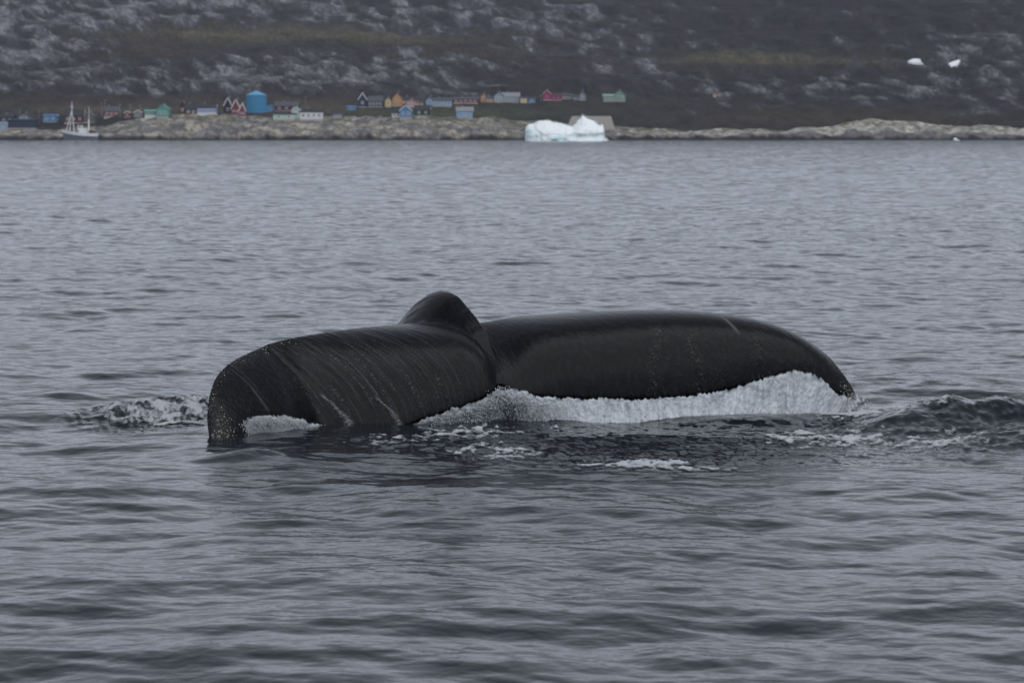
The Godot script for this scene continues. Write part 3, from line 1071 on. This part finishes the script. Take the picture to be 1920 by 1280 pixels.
func hull_strip(y0f: Callable, y1f: Callable, in0: float, in1: float) -> ArrayMesh:
	var st := begin()
	var n := 28
	var half := func(q: float, inn: float) -> float: return maxf(0.05, (2.25 - inn) * pow(sin(PI * clampf(0.06 + q * 0.80, 0.0, 1.0)), 0.55) * (1.0 if q > 0.3 else pow(q / 0.3, 0.55)))
	var at := func(q: float, y: float, inn: float, side: float) -> Vector3:
		var rake: float = (y - 2.0) * (-0.28 * (1.0 - q) + 0.05 * q)
		return Vector3(-7.6 + 15.2 * q + rake, y, half.call(q, inn) * side)
	for i in n:
		var q0 := i / float(n)
		var q1 := (i + 1) / float(n)
		for side in [-1.0, 1.0]:
			quad(st, at.call(q0, y0f.call(q0), in0, side), at.call(q1, y0f.call(q1), in0, side), at.call(q1, y1f.call(q1), in1, side), at.call(q0, y1f.call(q0), in1, side))
	quad(st, at.call(1.0, y0f.call(1.0), in0, -1.0), at.call(1.0, y0f.call(1.0), in0, 1.0), at.call(1.0, y1f.call(1.0), in1, 1.0), at.call(1.0, y1f.call(1.0), in1, -1.0))
	return st.commit()

func build_boat() -> void:
	var d := 1456.0
	var white := mat(0.82, 0.83, 0.84, 0.5)
	var grey := mat(0.16, 0.19, 0.23, 0.6)
	var dark := mat(0.03, 0.03, 0.035, 0.6)
	var o := thing("fishing_boat", "white and grey wooden fishing boat with tripod mast moored off the left shore", "boat", Vector3(px_x(150, d), 0, -d))
	o.rotation_degrees.y = -8.0
	var sheer := func(q: float) -> float: return 2.75 + 1.9 * pow(1.0 - q, 2.4) + 0.35 * q * q
	var band := func(q: float) -> float: return 1.75 + 1.6 * pow(1.0 - q, 2.2)
	var keel := func(_q: float) -> float: return -0.8
	put_mesh("hull", hull_strip(keel, band, 0.9, 0.12), grey, o)
	put_mesh("bulwark", hull_strip(band, sheer, 0.12, 0.0), white, o)
	var st := begin()
	for i in 14:
		var q := 0.06 + i * 0.066
		box(st, Vector3(-7.6 + 15.2 * q, 2.2 + 1.5 * pow(1.0 - q, 2.2), 0), Vector3(1.02, 0.1, 2.6 if q > 0.15 else 1.0))
	put_mesh("deck", st.commit(), mat(0.25, 0.22, 0.18), o)
	st = begin()
	box(st, Vector3(1.2, 3.9, 0), Vector3(3.4, 2.4, 2.4))
	box(st, Vector3(-0.2, 5.6, 0), Vector3(1.9, 1.6, 2.1))
	box(st, Vector3(-0.2, 6.45, 0), Vector3(2.3, 0.12, 2.4))
	var wh := put_mesh("wheelhouse", st.commit(), white, o)
	for i in 3:
		st = begin()
		box(st, Vector3(-0.8 + i * 0.6, 5.75, 1.06), Vector3(0.42, 0.55, 0.06))
		put_mesh("window", st.commit(), dark, wh)
	var top := Vector3(-3.8, 13.2, 0)
	for leg in [Vector3(-6.3, 4.0, 0), Vector3(-4.6, 3.4, 1.0), Vector3(-3.0, 3.2, -1.0), Vector3(-2.4, 3.2, 1.0)]:
		st = begin()
		rod(st, leg, top, 0.2, 0.13)
		put_mesh("mast_leg", st.commit(), white, o)
	st = begin()
	rod(st, top + Vector3(0, -0.8, 0), top + Vector3(0, 3.4, 0), 0.2, 0.09)
	box(st, top + Vector3(0, 1.0, 0), Vector3(1.2, 0.15, 0.6))
	put_mesh("mast_head", st.commit(), white, o)
	st = begin()
	rod(st, top + Vector3(0, 0.6, 0), top + Vector3(0, 1.9, 0), 0.6, 0.55, 12)
	put_mesh("crows_nest", st.commit(), mat(0.5, 0.5, 0.52), o)
	st = begin()
	rod(st, Vector3(3.7, 2.4, 0), Vector3(3.7, 8.9, 0), 0.4, 0.33, 10)
	rod(st, Vector3(3.7, 8.9, 0), Vector3(3.75, 14.6, 0), 0.15, 0.08)
	put_mesh("aft_mast", st.commit(), white, o)
	st = begin()
	rod(st, Vector3(4.6, 3.7, -0.9), Vector3(4.6, 3.7, 0.9), 0.75, 0.75, 12)
	rod(st, Vector3(6.2, 3.5, -0.9), Vector3(6.2, 3.5, 0.9), 0.55, 0.55, 12)
	put_mesh("net_drum", st.commit(), mat(0.10, 0.06, 0.06), o)
	st = begin()
	for line in [[Vector3(-8.3, 4.6, 0), top + Vector3(0, 2.0, 0)], [Vector3(3.75, 14.2, 0), top + Vector3(0, 2.4, 0)], [Vector3(3.75, 14.2, 0), Vector3(7.5, 3.2, 0)]]:
		rod(st, line[0], line[1], 0.035, 0.035, 4)
	put_mesh("rigging", st.commit(), mat(0.2, 0.2, 0.22), o)

# ---------------------------------------------------------------- village
var paint := {}
func colour(k: String) -> StandardMaterial3D:
	if not paint.has(k):
		var t: Array = {
			"navy": [0.030, 0.045, 0.09], "blue": [0.07, 0.24, 0.50], "sky": [0.22, 0.38, 0.58], "pale": [0.30, 0.38, 0.46], "lavender": [0.26, 0.31, 0.60], "teal": [0.10, 0.34, 0.30],
			"mint": [0.45, 0.60, 0.53], "white": [0.66, 0.66, 0.66], "red": [0.24, 0.035, 0.045], "maroon": [0.11, 0.035, 0.045], "brown": [0.16, 0.11, 0.10], "dark": [0.035, 0.037, 0.045],
			"slate": [0.075, 0.08, 0.10], "grey": [0.22, 0.23, 0.25], "orange": [0.58, 0.30, 0.10], "yellow": [0.60, 0.47, 0.20], "pink": [0.55, 0.30, 0.34], "magenta": [0.32, 0.02, 0.12],
			"seagreen": [0.20, 0.34, 0.28], "forest": [0.03, 0.07, 0.06], "cream": [0.62, 0.50, 0.33], "concrete": [0.40, 0.36, 0.31], "glass": [0.02, 0.025, 0.03], "steel": [0.20, 0.24, 0.30]}[k]
		var g: float = (t[0] + t[1] + t[2]) / 3.0 + 0.012
		paint[k] = mat(lerpf(t[0], g, 0.14), lerpf(t[1], g, 0.14), lerpf(t[2], g, 0.14), 0.15 if k == "glass" else 0.75)
	return paint[k]

# px centre, base row, width px, wall height px, roof height px, depth m, style, walls, roof, trim, windows, footing px
func house(label: String, px: float, base: float, w_px: float, wall_px: float, roof_px: float, deep: float, gable_front: bool, walls: String, roof: String, trim: String, windows: int, foot_px := 1.5, category := "house", turn := 0.0) -> void:
	var at := spot(px, base)
	var s := -at.z / F
	var at_y := minf(at.y, py_y(base, -at.z) + 0.6)
	at.y = at_y
	var o := thing(category.replace(" ", "_"), label, category, at, "painted houses of the shore village")
	o.rotation_degrees.y = turn
	var w := w_px * s
	var hw := wall_px * s
	var hr := roof_px * s
	var hf := foot_px * s
	var span := w if gable_front else deep
	var length := deep if gable_front else w
	var turned := Basis.IDENTITY if gable_front else Basis(Vector3.UP, PI * 0.5)
	var P := func(x: float, y: float, z: float) -> Vector3: return turned * Vector3(x, y, z)
	var a := span * 0.5
	var l := length * 0.5
	var st := begin()
	box(st, Vector3(0, hf * 0.5 - 1.0, 0), Vector3(w - 0.1, hf + 2.0, deep - 0.1))
	put_mesh("footing", st.commit(), colour("concrete" if foot_px < 3.0 else "white"), o)
	st = begin()
	var y1 := hf + hw
	for z in [l, -l]:
		quad(st, P.call(-a, hf, z), P.call(a, hf, z), P.call(a, y1, z), P.call(-a, y1, z))
		if hr > 0.0:
			for p in [P.call(-a, y1, z), P.call(a, y1, z), P.call(0.0, y1 + hr, z)]: st.add_vertex(p)
	for x in [a, -a]: quad(st, P.call(x, hf, -l), P.call(x, hf, l), P.call(x, y1, l), P.call(x, y1, -l))
	put_mesh("wall", st.commit(), colour(walls), o)
	st = begin()
	if hr > 0.0:
		var slope := Vector2(a, hr)
		var run := slope.length() + 0.35
		for sgn in [-1.0, 1.0]:
			var ang: float = atan2(hr, a) * -sgn
			var mid_r := Vector3(sgn * (a + 0.35 * a / slope.length()) * 0.5, y1 + hr - (hr + 0.35 * hr / slope.length()) * 0.5 + 0.12, 0)
			box(st, turned * mid_r, Vector3(run, 0.16, length + 0.7), turned * Basis(Vector3(0, 0, 1), ang))
	else:
		box(st, Vector3(0, y1 + 0.1, 0), Vector3(w + 0.3, 0.2, deep + 0.3))
	put_mesh("roof", st.commit(), colour(roof), o)
	if trim and hr > 0.0:
		for sgn in [-1.0, 1.0]:
			st = begin()
			var slope := Vector2(a, hr)
			var ang: float = atan2(hr, a) * -sgn
			box(st, turned * Vector3(sgn * a * 0.5, y1 + hr * 0.5 + 0.05, l + 0.38), Vector3(slope.length() + 0.4, 0.42, 0.06), turned * Basis(Vector3(0, 0, 1), ang))
			put_mesh("bargeboard", st.commit(), colour(trim), o)
	var fz := deep * 0.5
	for i in windows:
		var x := (i + 0.5) / windows * (w - 0.6) - (w - 0.6) * 0.5
		var ww := minf(1.15, w / windows * 0.55)
		var hh := minf(1.3, hw * 0.5)
		st = begin()
		box(st, Vector3(x, hf + hw * 0.55, fz + 0.03), Vector3(ww, hh, 0.06))
		var win := put_mesh("window", st.commit(), colour(trim if trim else "white"), o)
		st = begin()
		box(st, Vector3(x, hf + hw * 0.55, fz + 0.05), Vector3(ww * 0.55, hh * 0.62, 0.06))
		put_mesh("pane", st.commit(), colour("glass"), win)
	if hr > 0.0 and category == "house":
		st = begin()
		box(st, turned * Vector3(a * 0.15, y1 + hr + 0.2, -l * 0.3), Vector3(0.6, 1.3, 0.6))
		put_mesh("chimney", st.commit(), colour("grey"), o)

func build_village() -> void:
	# the left end, by the water
	house("light blue cabin at the far left edge of the shore, lowest of the houses", 7, 243, 21, 9, 5, 7, true, "sky", "slate", "white", 2)
	house("black roofed dark house behind the light blue cabin at the left edge", 14, 229, 24, 7, 6, 8, false, "navy", "dark", "", 2)
	house("long navy blue warehouse on the left shore beside the light blue cabin", 43, 242, 50, 14, 2, 12, false, "navy", "navy", "", 0, 1.5, "warehouse")
	house("grey gabled house with black roof rising behind the navy warehouse", 46, 226, 20, 7, 5, 8, true, "grey", "dark", "", 2)
	house("flat bright blue shed on grass right of the navy warehouse", 94, 229, 25, 11, 1.5, 6, false, "blue", "blue", "white", 2, 1.5, "shed")
	house("maroon house with wide black roof behind the boat's tripod mast", 140, 231, 36, 12, 12, 9, false, "maroon", "dark", "white", 3)
	house("brown gabled house behind the boat's aft mast", 168, 230, 20, 11, 9, 9, true, "brown", "slate", "grey", 2)
	house("red house with slate roof left of the teal house", 208, 219, 28, 8, 9, 8, false, "red", "slate", "white", 3, 2.0, "house", 8.0)
	house("small red shed among poles left of the teal house", 239, 220, 11, 7, 3, 5, true, "red", "grey", "white", 1, 1.5, "shed")
	house("small grey shed just left of the teal house", 259, 219, 15, 6, 5, 5, true, "grey", "slate", "white", 1, 1.5, "shed")
	house("teal side wing with pale footing joined to the teal gabled house", 284, 219, 24, 6, 3, 7, false, "teal", "teal", "", 3, 5.0, "annex")
	house("teal gabled house with teal roof on the rock", 306, 222, 22, 14, 8, 9, true, "teal", "teal", "", 2)
	house("narrow dark red gabled house left of the lavender house", 343, 214, 11, 13, 8, 8, true, "maroon", "dark", "", 1)
	house("dark red long house with black roof joined to the narrow red gable", 359, 215, 22, 10, 10, 8, false, "maroon", "dark", "", 2)
	house("lavender blue house with high white footing and black roof", 388, 215, 36, 9, 6, 8, false, "lavender", "dark", "white", 6, 6.0)
	house("steep black gabled house with white bargeboards left of the blue tank", 428, 214, 16, 14, 15, 9, true, "dark", "slate", "white", 1)
	house("red gabled house with very steep slate roof beside the blue tank", 443, 215, 18, 9, 18, 9, true, "red", "dark", "white", 2)
	house("red cottage with white gable boards at the foot of the blue tank", 455, 217, 14, 9, 15, 7, true, "red", "dark", "white", 2)
	house("maroon house with dark roof half hidden behind the mint house", 538, 208, 44, 8, 8, 8, false, "maroon", "slate", "", 3)
	house("pale mint long house with black roof right of the blue tank", 533, 222, 40, 10, 5, 8, false, "mint", "dark", "", 2)
	house("pale mint gabled house between the mint long house and the white house", 556, 222, 18, 14, 7, 8, true, "mint", "slate", "white", 1)
	house("long white house with black roof right of the mint houses", 584, 225, 42, 14, 6, 8, false, "white", "dark", "", 4)
	house("low blue shed alone on grass left of the navy gabled house", 659, 206, 17, 5, 1.5, 5, false, "blue", "blue", "", 1, 1.0, "shed")
	house("tiny blue shed lying low on the rock right of the white house", 633, 221, 16, 4, 1.0, 4, false, "lavender", "slate", "", 1, 1.0, "shed")
	# the middle
	house("navy gabled house with white bargeboards and a tall door", 680, 201, 16, 13, 12, 8, true, "navy", "slate", "white", 1)
	house("long navy wing with slate roof right of the navy gable", 704, 201, 28, 9, 10, 8, false, "navy", "slate", "", 4, 1.0, "annex")
	house("narrow pale yellow gabled house left of the orange gable", 728, 201, 11, 11, 6, 8, true, "yellow", "slate", "", 1)
	house("bright orange gabled house with steep roof in the village middle", 745, 199, 18, 13, 10, 8, true, "orange", "slate", "", 1)
	house("orange low wing between the yellow and orange gables", 735, 199, 14, 7, 3, 6, false, "orange", "slate", "", 1, 1.0, "annex")
	house("long orange brown house with dark roof behind the pink house", 768, 194, 34, 5, 7, 7, false, "orange", "dark", "", 2)
	house("pink rounded low house right of the orange gable", 771, 202, 18, 9, 5, 7, true, "pink", "pink", "", 2)
	house("small yellow shed just right of the pink house", 786, 199, 14, 5, 1.5, 5, false, "yellow", "slate", "", 1, 1.0, "shed")
	house("bright blue gabled house nearest the rock edge below the orange houses", 761, 220, 23, 12, 10, 8, true, "blue", "slate", "white", 2)
	house("white low shed with black roof left of the bright blue gabled house", 743, 219, 16, 8, 7, 6, false, "white", "dark", "", 2, 1.5, "shed")
	house("dark green house with wide black roof right of the bright blue gable", 792, 217, 28, 9, 9, 8, false, "forest", "dark", "white", 2)
	house("light blue gabled end house at the left of the long pale blue house", 806, 198, 14, 9, 6, 8, true, "sky", "slate", "", 1)
	house("long light blue house with grey roof in the upper row", 829, 200, 36, 10, 5, 8, false, "sky", "slate", "", 5)
	house("long red row house with white windows in the upper row", 873, 194, 46, 6, 4, 8, false, "red", "slate", "white", 5)
	house("small light blue house with grey roof alone on the green slope", 871, 221, 30, 11, 8, 7, false, "sky", "grey", "white", 1)
	house("narrow orange gabled house left of the large pale blue house", 907, 191, 11, 9, 5, 7, true, "orange", "slate", "", 1)
	house("orange brown low house between the orange gable and the pale blue house", 918, 192, 14, 6, 4, 7, false, "orange", "slate", "", 2)
	house("pale blue tall gabled house at the left of the large grey blue house", 935, 192, 18, 11, 7, 8, true, "pale", "slate", "", 2)
	house("large pale grey blue house with broad roof in the upper row", 957, 192, 34, 9, 8, 9, false, "pale", "grey", "", 5)
	house("small cream shed right of the large pale blue house", 982, 193, 13, 8, 1.5, 6, false, "cream", "slate", "", 0, 1.0, "shed")
	house("small dark blue shed right of the cream shed", 997, 193, 14, 7, 2, 6, false, "blue", "slate", "", 1, 1.0, "shed")
	house("magenta gabled house above the iceberg", 1026, 188, 16, 10, 7, 8, true, "magenta", "maroon", "pink", 1)
	house("magenta long wing joined to the magenta gabled house", 1043, 188, 20, 7, 4, 7, false, "magenta", "maroon", "pink", 2, 1.0, "annex")
	house("faint grey house right of the magenta wing", 1063, 186, 20, 5, 3, 7, false, "steel", "slate", "", 3)
	house("low steel blue wing left of the small steel blue gable", 1081, 187, 13, 5, 3, 7, false, "pale", "slate", "", 1, 1.0, "annex")
	house("small steel blue gabled house above the iceberg's right hump", 1092, 188, 13, 9, 7, 7, true, "steel", "slate", "", 1)
	house("sea green wing left of the sea green gabled house", 1143, 190, 24, 8, 4, 8, false, "seagreen", "seagreen", "", 3, 1.0, "annex")
	house("sea green gabled house at the right end of the village", 1162, 190, 21, 10, 8, 8, true, "seagreen", "seagreen", "", 2)
	house("tiny orange hut alone on the dark slope far right of the village", 1340, 183, 6, 5, 3, 4, true, "orange", "slate", "", 0, 1.0, "hut")
	# tank
	var at := spot(480, 211)
	var o := thing("storage_tank", "round bright blue storage tank with conical lid, tallest in the village", "tank", at)
	var s := -at.z / F
	var body := CylinderMesh.new()
	body.top_radius = 19.7 * s; body.bottom_radius = 19.7 * s; body.height = 33.0 * s + 1.0; body.radial_segments = 40
	var b := put_mesh("tank_wall", body, mat(0.055, 0.25, 0.44, 0.6), o)
	b.position.y = body.height * 0.5 - 1.0
	var lid := CylinderMesh.new()
	lid.top_radius = 1.2 * s; lid.bottom_radius = 20.2 * s; lid.height = 8.5 * s; lid.radial_segments = 40
	var lo := put_mesh("tank_lid", lid, mat(0.12, 0.33, 0.50, 0.5), o)
	lo.position.y = 33.0 * s + lid.height * 0.5
	for i in 3:
		var hoop := TorusMesh.new()
		hoop.inner_radius = 19.5 * s; hoop.outer_radius = 19.5 * s + 0.16; hoop.rings = 40; hoop.ring_segments = 5
		var h := put_mesh("hoop", hoop, mat(0.045, 0.21, 0.38, 0.6), o)
		h.position.y = (6.0 + i * 11.0) * s
	house("small blue pump house against the right side of the blue tank", 505, 209, 12, 9, 3, 5, true, "blue", "blue", "", 0, 1.0, "pump house")
	# poles
	var poles := [[36, 226, 22, "left of the grey gabled house"], [72, 229, 24, "left of the bright blue shed"], [190, 219, 27, "at the left wall of the red house"], [224, 219, 26, "right of the red house"], [243, 219, 24, "beside the small red shed"], [262, 218, 22, "left of the teal house"], [196, 220, 34, "above the red house roof"], [573, 206, 26, "above the white house"], [1014, 192, 14, "left of the magenta gable"]]
	for p in poles:
		var a := spot(p[0], p[1])
		var q := thing("utility_pole", "thin pale utility pole " + p[3], "pole", a, "utility poles of the village")
		var hh: float = p[2] * -a.z / F
		var st := begin()
		rod(st, Vector3(0, -1, 0), Vector3(0, hh, 0), 0.17, 0.11)
		put_mesh("pole", st.commit(), colour("grey"), q)
		st = begin()
		box(st, Vector3(0, hh - 0.5, 0), Vector3(1.4, 0.14, 0.14))
		put_mesh("crossarm", st.commit(), colour("grey"), q)
	# embankment behind the iceberg
	var e := spot(1107, 231)
	e.z = -1497.0
	e.x = px_x(1107, 1497)
	var ys := py_y(233, 1497) - 3.0
	var yt := py_y(217.5, 1497)
	var st := begin()
	var c0 := px_x(1060, 1497) - e.x; var c1 := px_x(1153, 1497) - e.x
	var t0 := px_x(1073, 1497) - e.x; var t1 := px_x(1146, 1497) - e.x
	quad(st, Vector3(c0, ys, 9), Vector3(c1, ys, 9), Vector3(t1, yt, 0), Vector3(t0, yt, 0))
	quad(st, Vector3(t0, yt, 0), Vector3(t1, yt, 0), Vector3(t1, yt - 0.2, -30), Vector3(t0, yt - 0.2, -30))
	quad(st, Vector3(c0, ys, 9), Vector3(t0, yt, 0), Vector3(t0, yt - 0.2, -30), Vector3(c0, ys, -30))
	quad(st, Vector3(t1, yt, 0), Vector3(c1, ys, 9), Vector3(c1, ys, -30), Vector3(t1, yt - 0.2, -30))
	var em := put_mesh("embankment", st.commit(), mat(0.27, 0.25, 0.22, 0.9))
	em.position = Vector3(e.x, 0, -1497)
	tag(em, "flat beige concrete embankment behind the iceberg's right hump", "embankment")
	# snow left on the slope
	for sp in [["large white snow patch with a notch, left one on the dark right slope", [[1703, 125], [1712, 117], [1722, 113], [1727, 109], [1726, 116], [1732, 121], [1727, 125], [1715, 125]]], ["smaller white snow patch, right one on the dark right slope", [[1779, 119], [1787, 114], [1798, 110], [1801, 114], [1796, 118], [1784, 122]]]]:
		var outline: Array = sp[1]
		var cx := 0.0; var cy := 0.0
		for p in outline:
			cx += p[0] / float(outline.size()); cy += p[1] / float(outline.size())
		var base := spot(cx, cy)
		st = begin()
		var ring: Array = []
		for p in outline:
			var q := spot(p[0], p[1])
			ring.append(q + Vector3(0, 1.2, 0) - base)
		var mid_p := Vector3(0, 2.4, 0)
		for i in ring.size():
			var q0: Vector3 = ring[i]
			var q1: Vector3 = ring[(i + 1) % ring.size()]
			for v in [mid_p, q0, q1]: st.add_vertex(v)
			quad(st, q0, q1, q1 - Vector3(0, 4, 0), q0 - Vector3(0, 4, 0))
		var sn := put_mesh("snow_patch", st.commit(), mat(0.8, 0.82, 0.84, 0.8))
		sn.position = base
		tag(sn, sp[0], "snow patch")
